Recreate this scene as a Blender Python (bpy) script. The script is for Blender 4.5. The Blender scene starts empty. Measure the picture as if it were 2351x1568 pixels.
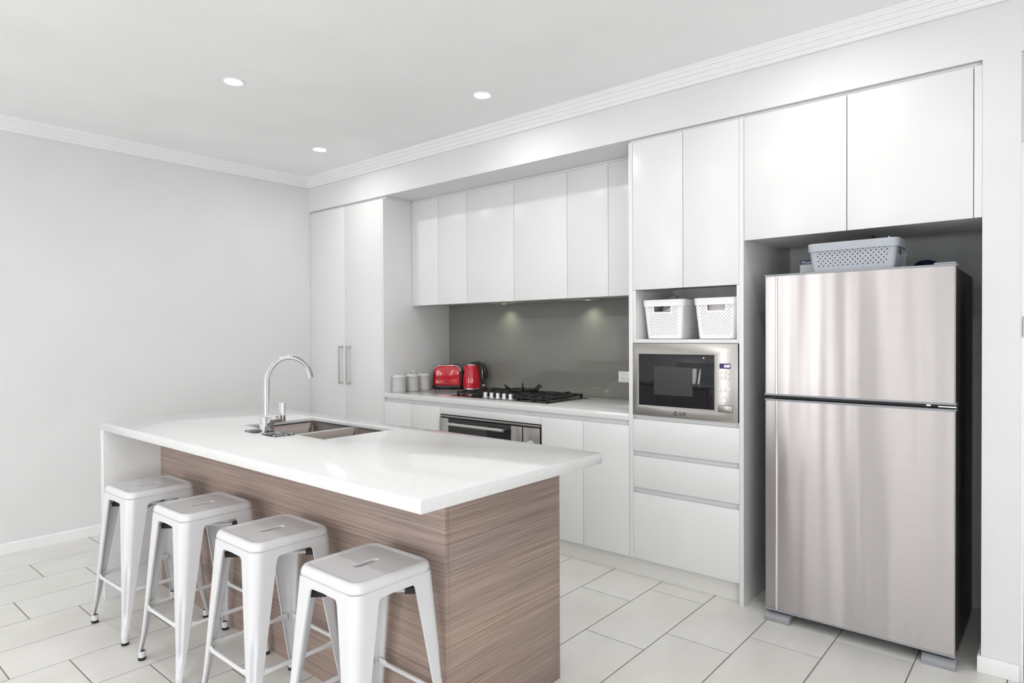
import bpy, bmesh, math, random
from mathutils import Matrix, Vector
random.seed(7)
S = bpy.context.scene
COL = S.collection
PI = math.pi

# ------------------------------------------------------------------ camera
cam_d = bpy.data.cameras.new('camera')
cam_d.sensor_fit = 'HORIZONTAL'
cam_d.sensor_width = 36.0
cam_d.lens = 1480.6 / 2351.0 * 36.0
cam_d.clip_start = 0.05
cam_d.clip_end = 60
cam = bpy.data.objects.new('camera', cam_d)
COL.objects.link(cam)
cam.matrix_world = (Matrix.Translation((0, 0, 1.3383)) @ Matrix.Rotation(math.radians(40.443), 4, 'Z')
                    @ Matrix.Rotation(math.radians(90 - 0.599), 4, 'X') @ Matrix.Rotation(math.radians(-0.2614), 4, 'Z'))
S.camera = cam

# ------------------------------------------------------------------ world, light, exposure
W = bpy.data.worlds.new('world')
S.world = W
W.use_nodes = True
W.node_tree.nodes['Background'].inputs['Color'].default_value = (0.80, 0.90, 1.0, 1)
W.node_tree.nodes['Background'].inputs['Strength'].default_value = 0.4
S.view_settings.view_transform = 'Standard'
S.view_settings.look = 'None'
S.view_settings.gamma = 1.0
S.view_settings.use_curve_mapping = False
S.view_settings.exposure = 0.52
S.cycles.use_adaptive_sampling = True
S.cycles.adaptive_threshold = 0.07
S.cycles.adaptive_min_samples = 16
S.cycles.max_bounces = 8
S.cycles.caustics_reflective = False
S.cycles.caustics_refractive = False
S.cycles.use_denoising = True


def area(name, loc, rot, sx, sy, power, color=(1, 1, 1)):
    d = bpy.data.lights.new(name, 'AREA')
    d.shape = 'RECTANGLE'
    d.size, d.size_y = sx, sy
    d.energy = power
    d.color = color
    o = bpy.data.objects.new(name, d)
    COL.objects.link(o)
    o.location = loc
    o.rotation_euler = rot
    return o


# area lights added at unseen windows behind the camera and to its right
UP = math.radians(90 + 30)   # added lights tilted upward to brighten the ceiling
WC = (0.985, 0.985, 1.0)
area('window_daylight', (-3.60, -4.10, 1.2), (UP, 0, 0), 1.1, 2.1, 38, WC)
area('window_daylight', (-2.79, -4.10, 1.2), (UP, 0, 0), 0.12, 2.1, 6.5, WC)  # slim light added for a bright streak on the fridge's left side
area('window_daylight', (-1.28, -4.10, 1.2), (UP, 0, 0), 0.12, 2.1, 7.5, WC)  # second slim light, added for the streak near the fridge's right edge
area('window_daylight', (0.65, -4.10, 1.2), (UP, 0, 0), 2.7, 2.1, 28, WC)
area('window_daylight', (2.90, -2.2, 1.2), (UP, 0, math.radians(90)), 2.9, 2.1, 90, WC)
DOWN_W = 2.3

# ------------------------------------------------------------------ materials
MATS = {}


def nt(m):
    return m.node_tree.nodes, m.node_tree.links


def mat(name, col, rough=0.5, metal=0.0, **k):
    m = bpy.data.materials.new(name)
    m.use_nodes = True
    b = m.node_tree.nodes['Principled BSDF']
    b.inputs['Base Color'].default_value = (*col, 1)
    b.inputs['Roughness'].default_value = rough
    b.inputs['Metallic'].default_value = metal
    for kk, v in k.items():
        b.inputs[kk.replace('_', ' ')].default_value = v
    MATS[name] = m
    return m


def noise_tex(m, scale, detail=3.0, coords='Object', mscale=(1, 1, 1), rough=0.5):
    N, L = nt(m)
    tc = N.new('ShaderNodeTexCoord')
    mp = N.new('ShaderNodeMapping')
    mp.inputs['Scale'].default_value = mscale
    no = N.new('ShaderNodeTexNoise')
    no.inputs['Scale'].default_value = scale
    no.inputs['Detail'].default_value = detail
    no.inputs['Roughness'].default_value = rough
    L.new(tc.outputs[coords], mp.inputs['Vector'])
    L.new(mp.outputs['Vector'], no.inputs['Vector'])
    return no


def ramp(m, src, stops):
    N, L = nt(m)
    r = N.new('ShaderNodeValToRGB')
    el = r.color_ramp.elements
    while len(el) < len(stops):
        el.new(0.5)
    for e, (p, c) in zip(el, stops):
        e.position = p
        e.color = (*c, 1) if len(c) == 3 else c
    L.new(src, r.inputs['Fac'])
    return r


def bump(m, src, strength, dist):
    N, L = nt(m)
    b = N.new('ShaderNodeBump')
    b.inputs['Strength'].default_value = strength
    b.inputs['Distance'].default_value = dist
    L.new(src, b.inputs['Height'])
    L.new(b.outputs['Normal'], N['Principled BSDF'].inputs['Normal'])
    return b


def bsdf(m):
    return m.node_tree.nodes['Principled BSDF']


def paint(name, col, rough=0.6, var=0.02, bscale=180, bstr=0.05):
    m = mat(name, col, rough)
    n = noise_tex(m, 2.2, 2)
    lo = tuple(c * (1 - var) for c in col)
    hi = tuple(min(1, c * (1 + var)) for c in col)
    r = ramp(m, n.outputs['Fac'], [(0.3, lo), (0.7, hi)])
    nt(m)[1].new(r.outputs['Color'], bsdf(m).inputs['Base Color'])
    if bstr > 0.02:
        n2 = noise_tex(m, bscale, 1)
        bump(m, n2.outputs['Fac'], bstr, 0.001)
    return m


M_wall = paint('wall_paint', (0.735, 0.742, 0.738), 0.65)
M_ceil = paint('ceiling_paint', (0.92, 0.92, 0.925), 0.75, 0.02, 180, 0.0)
M_bulk = paint('bulkhead_paint', (0.735, 0.735, 0.743), 0.6)
M_trim = paint('trim_gloss_paint', (0.86, 0.855, 0.855), 0.35, 0.01, 180, 0.0)
M_cab = paint('cabinet_satin_white', (0.745, 0.75, 0.746), 0.30, 0.008, 600, 0.015)
M_carc = paint('cabinet_carcass_white', (0.78, 0.78, 0.77), 0.45, 0.01, 180, 0.0)
M_edge = mat('cabinet_gap_grey', (0.55, 0.54, 0.52), 0.6)


def stone(name, base):
    m = mat(name, base, 0.09)
    N, L = nt(m)
    n = noise_tex(m, 190, 1.5, rough=0.5)
    r = ramp(m, n.outputs['Fac'], [(0.25, tuple(c * 0.78 for c in base)), (0.30, base), (1.0, base)])
    n2 = noise_tex(m, 60, 3)
    r2 = ramp(m, n2.outputs['Fac'], [(0.35, (0.975, 0.972, 0.97)), (0.65, (1, 1, 1))])
    mx = N.new('ShaderNodeMixRGB')
    mx.blend_type = 'MULTIPLY'
    mx.inputs['Fac'].default_value = 1
    L.new(r.outputs['Color'], mx.inputs['Color1'])
    L.new(r2.outputs['Color'], mx.inputs['Color2'])
    L.new(mx.outputs['Color'], bsdf(m).inputs['Base Color'])
    return m


M_stone = stone('white_quartz', (0.735, 0.737, 0.735))


def wood_mat():
    m = mat('brown_grain_laminate', (0.3, 0.24, 0.2), 0.45)
    N, L = nt(m)
    n1 = noise_tex(m, 1.0, 5, mscale=(1.3, 1.3, 150), rough=0.6)
    n2 = noise_tex(m, 1.0, 4, mscale=(2.6, 2.6, 620), rough=0.65)
    n3 = noise_tex(m, 1.0, 2, mscale=(0.6, 0.6, 7))
    mx = N.new('ShaderNodeMixRGB')
    mx.inputs['Fac'].default_value = 0.66
    L.new(n1.outputs['Fac'], mx.inputs['Color1'])
    L.new(n2.outputs['Fac'], mx.inputs['Color2'])
    r = ramp(m, mx.outputs['Color'], [(0.33, (0.150, 0.105, 0.086)), (0.45, (0.300, 0.222, 0.188)), (0.54, (0.405, 0.315, 0.270)), (0.66, (0.520, 0.410, 0.355))])
    r3 = ramp(m, n3.outputs['Fac'], [(0.3, (0.86, 0.86, 0.88)), (0.7, (1.08, 1.05, 1.0))])
    mu = N.new('ShaderNodeMixRGB')
    mu.blend_type = 'MULTIPLY'
    mu.inputs['Fac'].default_value = 1
    L.new(r.outputs['Color'], mu.inputs['Color1'])
    L.new(r3.outputs['Color'], mu.inputs['Color2'])
    L.new(mu.outputs['Color'], bsdf(m).inputs['Base Color'])
    bump(m, mx.outputs['Color'], 0.25, 0.0012)
    return m


M_wood = wood_mat()


def tile_mat():
    m = mat('floor_tile_porcelain', (0.72, 0.71, 0.68), 0.32)
    N, L = nt(m)
    n = noise_tex(m, 1.0, 5, mscale=(5, 2.0, 5), rough=0.6)
    oi = N.new('ShaderNodeObjectInfo')
    r = ramp(m, n.outputs['Fac'], [(0.3, (0.715, 0.702, 0.662)), (0.7, (0.800, 0.792, 0.758))])
    r2 = ramp(m, oi.outputs['Random'], [(0.0, (0.965, 0.965, 0.96)), (1.0, (1, 1, 1))])
    mu = N.new('ShaderNodeMixRGB')
    mu.blend_type = 'MULTIPLY'
    mu.inputs['Fac'].default_value = 1
    L.new(r.outputs['Color'], mu.inputs['Color1'])
    L.new(r2.outputs['Color'], mu.inputs['Color2'])
    L.new(mu.outputs['Color'], bsdf(m).inputs['Base Color'])
    return m


M_tile = tile_mat()
M_grout = mat('grout_grey_brown', (0.20, 0.182, 0.162), 0.9)


def steel(name, col, rough, aniso=0.0, tangent=(0, 0, 1), wave=0.0):
    m = mat(name, col, rough, 1.0)
    N, L = nt(m)
    if aniso:
        bsdf(m).inputs['Anisotropic'].default_value = aniso
        c = N.new('ShaderNodeCombineXYZ')
        for i in range(3):
            c.inputs[i].default_value = tangent[i]
        L.new(c.outputs['Vector'], bsdf(m).inputs['Tangent'])
    n = noise_tex(m, 1.0, 2, mscale=(3, 3, 900) if tangent[2] else (900, 3, 3))
    r = ramp(m, n.outputs['Fac'], [(0.3, tuple(c * 0.94 for c in col)), (0.7, tuple(min(1, c * 1.04) for c in col))])
    L.new(r.outputs['Color'], bsdf(m).inputs['Base Color'])
    if wave:
        n2 = noise_tex(m, 1.0, 1, mscale=(8.5, 8.5, 0.45))
        bump(m, n2.outputs['Fac'], 1.0, wave)
    return m


M_fridge = steel('fridge_brushed_steel', (0.49, 0.462, 0.457), 0.31, 0.94, wave=0.006)
M_steel = steel('brushed_steel', (0.44, 0.415, 0.392), 0.30, 0.6)
M_sink = steel('sink_steel', (0.235, 0.205, 0.19), 0.42)
M_cook = steel('cooktop_dark_steel', (0.26, 0.26, 0.25), 0.20)
M_chrome = mat('chrome', (0.83, 0.84, 0.85), 0.06, 1.0)
M_satin = mat('satin_nickel', (0.60, 0.59, 0.56), 0.30, 1.0)
M_sil = mat('silver_plastic', (0.72, 0.72, 0.72), 0.3, 0.6)
M_grey = mat('grey_plastic', (0.30, 0.31, 0.33), 0.4)
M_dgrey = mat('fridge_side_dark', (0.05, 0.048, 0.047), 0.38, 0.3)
M_black = mat('black_plastic', (0.012, 0.012, 0.013), 0.35)
M_rubber = mat('black_rubber', (0.015, 0.015, 0.016), 0.6)
M_iron = mat('cast_iron', (0.014, 0.014, 0.014), 0.5)
M_bglass = mat('black_glass', (0.010, 0.010, 0.012), 0.04)
M_stool = mat('stool_white_enamel', (0.70, 0.70, 0.715), 0.16)
n_ = noise_tex(M_stool, 3.0, 4)
r_ = ramp(M_stool, n_.outputs['Fac'], [(0.25, (0.675, 0.672, 0.68)), (0.5, (0.70, 0.70, 0.715))])
nt(M_stool)[1].new(r_.outputs['Color'], bsdf(M_stool).inputs['Base Color'])
M_red = mat('red_enamel', (0.52, 0.004, 0.018), 0.12, 0.0, Coat_Weight=0.6)
M_can = mat('canister_grey_enamel', (0.56, 0.57, 0.555), 0.30)
M_canlid = mat('canister_lid_enamel', (0.66, 0.665, 0.655), 0.2)
M_basket = mat('white_basket_plastic', (0.84, 0.84, 0.85), 0.4)
M_gbasket = mat('grey_basket_plastic', (0.40, 0.43, 0.465), 0.45)
M_inside = mat('basket_contents_dark', (0.05, 0.045, 0.042), 0.8)
M_white = mat('white_plastic', (0.85, 0.85, 0.85), 0.3)
M_paper = mat('paper_white', (0.80, 0.80, 0.80), 0.7)
M_navy = mat('navy_print', (0.035, 0.025, 0.12), 0.5)
M_blue = mat('navy_cloth', (0.006, 0.014, 0.05), 0.9)
M_bag = mat('plastic_bag', (0.70, 0.66, 0.65), 0.35, 0.0, Alpha=0.75)
M_tub = mat('clear_tub', (0.85, 0.86, 0.87), 0.15, 0.0, Alpha=0.35)
M_orange = mat('orange_print', (0.70, 0.12, 0.03), 0.5)
M_slot = mat('dark_slot', (0.02, 0.02, 0.02), 0.6)
M_print = mat('black_print', (0.01, 0.01, 0.01), 0.5)
M_mesh = mat('microwave_door_screen', (0.022, 0.022, 0.024), 0.35)


def splash_mat():
    m = mat('grey_back_painted_glass', (0.225, 0.22, 0.20), 0.25)
    b = bsdf(m)
    b.inputs['Coat Weight'].default_value = 1.0
    b.inputs['Coat Roughness'].default_value = 0.02
    b.inputs['Coat IOR'].default_value = 1.5
    b.inputs['Specular IOR Level'].default_value = 0.1
    return m


M_splash = splash_mat()


def mat_pattern():
    m = mat('dark_marbled_mat', (0.03, 0.03, 0.032), 0.22)
    n = noise_tex(m, 26, 4)
    r = ramp(m, n.outputs['Fac'], [(0.47, (0.02, 0.021, 0.024)), (0.56, (0.10, 0.105, 0.11)), (0.60, (0.55, 0.56, 0.57)), (0.64, (0.06, 0.06, 0.065))])
    nt(m)[1].new(r.outputs['Color'], bsdf(m).inputs['Base Color'])
    return m


M_mat = mat_pattern()


def kick_mat():
    m = paint('kickboard_white', (0.74, 0.73, 0.70), 0.35, 0.01)
    N, L = nt(m)
    n = noise_tex(m, 34, 5, rough=0.7)
    r = ramp(m, n.outputs['Fac'], [(0.0, (0.74, 0.73, 0.70)), (0.70, (0.74, 0.73, 0.70)), (0.76, (0.42, 0.27, 0.14))])
    L.new(r.outputs['Color'], bsdf(m).inputs['Base Color'])
    return m


M_kick = kick_mat()


def emit(name, col, strength):
    m = mat(name, col, 0.5)
    bsdf(m).inputs['Emission Color'].default_value = (*col, 1)
    bsdf(m).inputs['Emission Strength'].default_value = strength
    return m


M_lamp = emit('downlight_led', (1.0, 0.985, 0.96), 8)
M_hlamp = emit('rangehood_led', (0.95, 1.0, 0.82), 0.35)
M_disp = emit('display_digit_white', (0.9, 0.92, 1.0), 1.2)

# ------------------------------------------------------------------ mesh helpers


def origin_of(p):
    v = Vector((0, 0, 0))
    while p is not None:
        v += p.location
        p = p.parent
    return v


def make(name, verts, faces, m, parent=None, smooth=False, bevel=0.0, seg=2, local=False, solid=0.0, angle=40):
    me = bpy.data.meshes.new(name)
    off = Vector((0, 0, 0)) if (local or parent is None) else origin_of(parent)
    me.from_pydata([tuple(Vector(v) - off) for v in verts], [], faces)
    me.update()
    bm = bmesh.new()
    bm.from_mesh(me)
    bmesh.ops.recalc_face_normals(bm, faces=bm.faces)
    if bevel > 0:
        ed = [e for e in bm.edges if len(e.link_faces) == 2 and e.calc_face_angle(0) > math.radians(30)]
        bmesh.ops.bevel(bm, geom=ed, offset=bevel, segments=seg, profile=0.5, affect='EDGES')
    bm.to_mesh(me)
    bm.free()
    if smooth or bevel > 0:
        for p in me.polygons:
            p.use_smooth = True
        try:
            me.set_sharp_from_angle(angle=math.radians(angle))
        except Exception:
            pass
    me.materials.append(m)
    o = bpy.data.objects.new(name, me)
    COL.objects.link(o)
    if parent is not None:
        o.parent = parent
    if solid:
        md = o.modifiers.new('solid', 'SOLIDIFY')
        md.thickness = solid
        md.offset = -1
    return o


def box_vf(x0, x1, y0, y1, z0, z1):
    v = [(x0, y0, z0), (x1, y0, z0), (x1, y1, z0), (x0, y1, z0), (x0, y0, z1), (x1, y0, z1), (x1, y1, z1), (x0, y1, z1)]
    f = [(0, 3, 2, 1), (4, 5, 6, 7), (0, 1, 5, 4), (1, 2, 6, 5), (2, 3, 7, 6), (3, 0, 4, 7)]
    return v, f


def box(name, x0, x1, y0, y1, z0, z1, m, parent=None, bevel=0.0, **k):
    v, f = box_vf(x0, x1, y0, y1, z0, z1)
    return make(name, v, f, m, parent, bevel=bevel, **k)


def joinvf(parts):
    V, F = [], []
    for v, f in parts:
        n = len(V)
        V += list(v)
        F += [tuple(i + n for i in q) for q in f]
    return V, F


def lathe_vf(prof, c=(0, 0, 0), seg=32, axis='Z', cap=True):
    V, F = [], []
    for r, z in prof:
        for i in range(seg):
            a = 2 * PI * i / seg
            if axis == 'Z':
                V.append((c[0] + r * math.cos(a), c[1] + r * math.sin(a), c[2] + z))
            elif axis == 'Y':
                V.append((c[0] + r * math.cos(a), c[1] + z, c[2] + r * math.sin(a)))
            else:
                V.append((c[0] + z, c[1] + r * math.cos(a), c[2] + r * math.sin(a)))
    n = len(prof)
    for j in range(n - 1):
        for i in range(seg):
            k = (i + 1) % seg
            F.append((j * seg + i, j * seg + k, (j + 1) * seg + k, (j + 1) * seg + i))
    if cap:
        F.append(tuple(range(seg))[::-1])
        F.append(tuple((n - 1) * seg + i for i in range(seg)))
    return V, F


def lathe(name, prof, c, m, parent=None, seg=32, axis='Z', cap=True, **k):
    v, f = lathe_vf(prof, c, seg, axis, cap)
    return make(name, v, f, m, parent, smooth=True, **k)


def tube_vf(pts, r, seg=10, sect=None, cap=True):
    pts = [Vector(p) for p in pts]
    n = len(pts)
    rs = r if isinstance(r, (list, tuple)) else [r] * n
    V, F = [], []
    up = None
    if sect is None:
        sect = [(math.cos(2 * PI * i / seg), math.sin(2 * PI * i / seg)) for i in range(seg)]
    seg = len(sect)
    for i in range(n):
        t = (pts[min(i + 1, n - 1)] - pts[max(i - 1, 0)]).normalized()
        if up is None:
            ref = Vector((0, 0, 1)) if abs(t.z) < 0.9 else Vector((1, 0, 0))
            up = (ref - t * ref.dot(t)).normalized()
        else:
            up = (up - t * up.dot(t)).normalized()
        sd = t.cross(up)
        for a, b in sect:
            V.append(tuple(pts[i] + (up * a + sd * b) * rs[i]))
    for j in range(n - 1):
        for i in range(seg):
            k = (i + 1) % seg
            F.append((j * seg + i, j * seg + k, (j + 1) * seg + k, (j + 1) * seg + i))
    if cap:
        F.append(tuple(range(seg))[::-1])
        F.append(tuple((n - 1) * seg + i for i in range(seg)))
    return V, F


def tube(name, pts, r, m, parent=None, seg=10, sect=None, **k):
    v, f = tube_vf(pts, r, seg, sect)
    return make(name, v, f, m, parent, smooth=True, **k)


def prism_vf(poly, axis, a, b):
    """poly in the two other axes; extruded from a to b along axis"""
    def pt(p, t):
        if axis == 'X':
            return (t, p[0], p[1])
        if axis == 'Y':
            return (p[0], t, p[1])
        return (p[0], p[1], t)
    n = len(poly)
    V = [pt(p, a) for p in poly] + [pt(p, b) for p in poly]
    F = [tuple(range(n))[::-1], tuple(range(n, 2 * n))]
    F += [(i, (i + 1) % n, n + (i + 1) % n, n + i) for i in range(n)]
    return V, F


def prism(name, poly, axis, a, b, m, parent=None, **k):
    v, f = prism_vf(poly, axis, a, b)
    return make(name, v, f, m, parent, **k)


def rrect(hx, hy, r, n=6, cx=0, cy=0):
    out = []
    for k, (sx, sy) in enumerate([(1, 1), (-1, 1), (-1, -1), (1, -1)]):
        for i in range(n + 1):
            a = PI / 2 * (k + i / n)
            out.append((cx + sx * (hx - r) + r * math.cos(a), cy + sy * (hy - r) + r * math.sin(a)))
    return out


def thing(name, label, cat, loc=(0, 0, 0), group=None, rotz=0.0):
    o = bpy.data.objects.new(name, None)
    o.empty_display_size = 0.05
    COL.objects.link(o)
    o.location = loc
    o.rotation_euler = (0, 0, rotz)
    return tag(o, label, cat, group)


def tag(o, label, cat, group=None):
    o['label'] = label
    o['category'] = cat
    if group:
        o['group'] = group
    return o


def struct(o, label=None):
    o['kind'] = 'structure'
    if label:
        o['label'] = label
    return o


def stuff(o, label=None):
    o['kind'] = 'stuff'
    if label:
        o['label'] = label
    return o


def text(name, body, size, m, parent, loc, rot=(PI / 2, 0, 0), align='CENTER', extrude=0.0004, sx=1.0, shear=0.0, offset=0.0):
    cu = bpy.data.curves.new(name, 'FONT')
    cu.body = body
    cu.size = size
    cu.align_x = align
    cu.align_y = 'CENTER'
    cu.extrude = extrude
    cu.shear = shear
    cu.offset = offset
    t = bpy.data.objects.new(name + '_tmp', cu)
    COL.objects.link(t)
    dg = bpy.context.evaluated_depsgraph_get()
    me = bpy.data.meshes.new_from_object(t.evaluated_get(dg))
    bpy.data.objects.remove(t)
    bpy.data.curves.remove(cu)
    me.name = name
    me.transform(Matrix.Diagonal((sx, 1, 1, 1)))
    me.materials.clear()
    me.materials.append(m)
    o = bpy.data.objects.new(name, me)
    COL.objects.link(o)
    o.parent = parent
    o.location = Vector(loc) - (origin_of(parent) if parent else Vector())
    o.rotation_euler = rot
    return o


def copy_tree(o, parent=None):
    c = o.copy()
    COL.objects.link(c)
    c.parent = parent
    for ch in list(o.children):
        copy_tree(ch, c)
    return c


# ------------------------------------------------------------------ key dimensions (metres)
XL = -4.965                 # left wall
YB = 3.128                  # bulkhead and nib wall face
YF = 3.130                  # cabinet door faces
YU = 3.4154                 # overhead door faces
YS = 3.8235                 # splashback face
YW = 3.832                  # back wall
XP2 = -3.9596               # pantry end panel, outer face
XE, XE2 = -1.8184, -1.7941  # left gable of the tall unit
XR1, XR2 = -1.2030, -1.1811 # right gable of the tall unit
XW = -0.2385                # nib wall, left end
XN = -0.1190                # nib wall, right end
ZC = 2.685
ZB = 2.407
ZD = 2.388

# ------------------------------------------------------------------ setting
floor = struct(box('floor', XL - 0.1, 3.1, -4.3, YW + 0.1, -0.10, -0.0013, M_grout))
TP, TL = 0.2972, 0.600
X0T = -1.046
tile_me = {}


def tile_piece(x0, x1, y0, y1, name='tile'):
    key = (round(x1 - x0, 4), round(y1 - y0, 4))
    if key not in tile_me:
        o = make(name, *box_vf(-key[0] / 2, key[0] / 2, -key[1] / 2, key[1] / 2, -0.0013, 0.0), M_tile, None, bevel=0.0005, seg=1, local=True)
        tile_me[key] = o.data
        bpy.data.objects.remove(o)
    o = bpy.data.objects.new(name, tile_me[key])
    COL.objects.link(o)
    o.parent = floor
    o.location = ((x0 + x1) / 2, (y0 + y1) / 2, 0)
    return o


rest = []
g = 0.0022
for k in range(-14, 13):
    xa, xb = X0T - TP * (k + 1), X0T - TP * k
    if k == 12:
        xa = XL + 0.002
    if xb > 3.0:
        xb = 3.0
    if xb - xa < 0.05:
        continue
    off = (0.23 - 0.2 * k) % 0.6
    j = -8
    while True:
        ya = off + 0.6 * j
        yb = ya + 0.6
        j += 1
        if yb < -4.2:
            continue
        if ya > YW:
            break
        ya, yb = max(ya, -4.2), min(yb, YW)
        if yb - ya < 0.05:
            continue
        inview = xb < 0.45 and yb > 0.25 and (xb < -0.1 or ya > 1.0)
        a = (xa + g, xb - g, ya + g, yb - g)
        if inview:
            tile_piece(*a)
        else:
            rest.append(box_vf(a[0], a[1], a[2], a[3], -0.0013, 0.0))
v, f = joinvf(rest)
stuff(make('tile_field', v, f, M_tile, floor))

struct(box('ceiling', XL - 0.1, 3.1, -4.3, YW + 0.1, ZC, ZC + 0.1, M_ceil))
struct(box('wall_left', XL - 0.1, XL, -4.3, YW + 0.1, -0.003, ZC, M_wall))
struct(box('wall_back', XL, 3.0, YW, YW + 0.1, -0.003, ZC, M_wall))
v, f = joinvf([box_vf(3.0, 3.1, -4.3, -3.7, -0.003, ZC), box_vf(3.0, 3.1, -0.7, YW, -0.003, ZC), box_vf(3.0, 3.1, -3.7, -0.7, 2.28, ZC)])
struct(make('wall_right', v, f, M_wall))
WIN = [(-4.18, -3.02), (-2.88, -2.68), (-1.39, -1.17), (-0.75, 2.05)]  # unseen openings; the two slim ones are added for the fridge streaks
v, f = joinvf([box_vf(a, b, -4.3, -4.2, -0.003, ZC) for a, b in ((XL, -4.18), (-3.02, -2.88), (-2.68, -1.39), (-1.17, -0.75), (2.05, 3.0))]
              + [box_vf(a, b, -4.3, -4.2, 2.28, ZC) for a, b in WIN])
struct(make('wall_rear', v, f, M_wall))
for i, (a, b) in enumerate(WIN):
    fr = joinvf([box_vf(a, a + 0.05, -4.28, -4.22, 0.0, 2.28), box_vf(b - 0.05, b, -4.28, -4.22, 0.0, 2.28),
                 box_vf(a + 0.05, b - 0.05, -4.28, -4.22, 2.23, 2.28), box_vf(a + 0.05, b - 0.05, -4.28, -4.22, 0.0, 0.05),
                 box_vf((a + b) / 2 - 0.02, (a + b) / 2 + 0.02, -4.28, -4.22, 0.05, 2.23)][:5 if b - a > 0.6 else 4])
    struct(make('window_%d' % (i + 1), *fr, M_trim))
fr = joinvf([box_vf(3.02, 3.08, -3.7, -3.65, 0, 2.28), box_vf(3.02, 3.08, -0.75, -0.7, 0, 2.28), box_vf(3.02, 3.08, -3.65, -0.75, 2.23, 2.28), box_vf(3.02, 3.08, -3.65, -0.75, 0, 0.05)])
struct(make('window_5', *fr, M_trim))

# bulkhead over the kitchen, nib wall and the doorway at its right
struct(box('wall_bulkhead', XL, 3.0, YB, YW, ZB, ZC, M_bulk))
struct(box('wall_nib', XW, XN, YB, YW, -0.003, ZB, M_bulk))
struct(box('wall_hall', 0.72, 3.0, YB, YW, -0.003, ZB, M_bulk))
d1 = struct(box('door_1', XN + 0.014, 0.70, YB + 0.012, YB + 0.047, 0.008, 2.05, M_trim, None, 0.001))
box('door_jamb', XN, XN + 0.012, YB + 0.006, YB + 0.1, 0.0, 2.06, M_trim, d1)
box('transom_panel', XN, 0.72, YB + 0.02, YB + 0.1, 2.06, ZB, M_bulk, d1)
hv = joinvf([lathe_vf([(0.006, 1.321), (0.006, 1.394)], (XN + 0.011, YB + 0.004, 0), 12),
             box_vf(XN + 0.013, XN + 0.034, YB + 0.0095, YB + 0.0125, 1.325, 1.402),
             lathe_vf([(0.004, 1.394), (0.004, 1.400)], (XN + 0.011, YB + 0.004, 0), 12)])
make('hinge', *hv, M_satin, d1, smooth=True)['label'] = 'satin metal door hinge'

# cornice (stepped profile: distance from wall, height)
PROF = [(0.0, 2.608), (0.016, 2.608), (0.019, 2.611), (0.019, 2.626), (0.0265, 2.628), (0.0275, 2.632), (0.039, 2.647), (0.0465, 2.648), (0.0475, 2.652), (0.058, 2.665), (0.0655, 2.666), (0.0665, 2.670), (0.080, 2.6835), (0.080, ZC), (0.0, ZC)]
n = len(PROF)
V = [(XL + d, YB - d, z) for d, z in PROF] + [(3.0, YB - d, z) for d, z in PROF]
F = [tuple(range(n)), tuple(range(n, 2 * n))] + [(i, (i + 1) % n, n + (i + 1) % n, n + i) for i in range(n)]
struct(make('trim_1', V, F, M_trim))
V = [(XL + d, YB - d, z) for d, z in PROF] + [(XL + d, -4.2, z) for d, z in PROF]
struct(make('trim_2', V, F, M_trim))
# skirting boards
struct(prism('baseboard_left', [(XL, 0), (XL + 0.016, 0), (XL + 0.016, 0.060), (XL + 0.011, 0.066), (XL, 0.066)], 'Y', -4.2, YF - 0.02, M_trim))
nb = [(XW - 0.012, YB - 0.014), (XN, YB - 0.014), (XN, YB), (XW, YB), (XW, YB + 0.12), (XW - 0.012, YB + 0.12)]
struct(prism('baseboard_nib', nb, 'Z', 0.0, 0.064, M_trim, None, bevel=0.002))

# ------------------------------------------------------------------ cabinets
DT = 0.018
G = 0.0014


def door(parent, x0, x1, z0, z1, y=YF, name='door', gl=G, gr=G):
    return box(name, x0 + gl, x1 - gr, y, y + DT, z0, z1, M_cab, parent, 0.0010, seg=2)


# pantry
t = thing('pantry_cabinet', 'tall white pantry cupboard with two bar handles beside the left wall', 'cabinet', (-4.46, 3.45, 0))
box('carcass', XL + 0.002, -3.988, YF + DT + 0.002, YW - 0.004, 0.108, ZD, M_carc, t)
for (a, b, hx) in ((XL + 0.0005, -4.458, -4.497), (-4.458, -3.9865, -4.392)):
    d = door(t, a, b, 0.108, ZD)
    hb = joinvf([box_vf(hx - 0.006, hx + 0.006, 3.088, 3.096, 0.944, 1.252),
                 box_vf(hx - 0.006, hx + 0.006, 3.096, YF, 0.944, 0.958), box_vf(hx - 0.006, hx + 0.006, 3.096, YF, 1.238, 1.252)])
    make('handle', *hb, M_satin, d, bevel=0.0012)['label'] = 'square satin metal bar handle'
box('end_panel', -3.985, XP2, YB, YW - 0.004, 0.0, ZD, M_cab, t, 0.001)
box('shadow_gap_strip', XL + 0.002, XP2, YF + 0.022, YF + 0.04, ZD, ZB - 0.0008, M_carc, t)
box('scribe_strip', -3.985, XP2 - 0.006, YF + 0.041, YW - 0.004, ZD + 0.0005, ZB - 0.0008, M_carc, t)
box('plinth', XL + 0.002, -3.988, 3.177, 3.193, 0.0, 0.108, M_kick, t)

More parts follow.
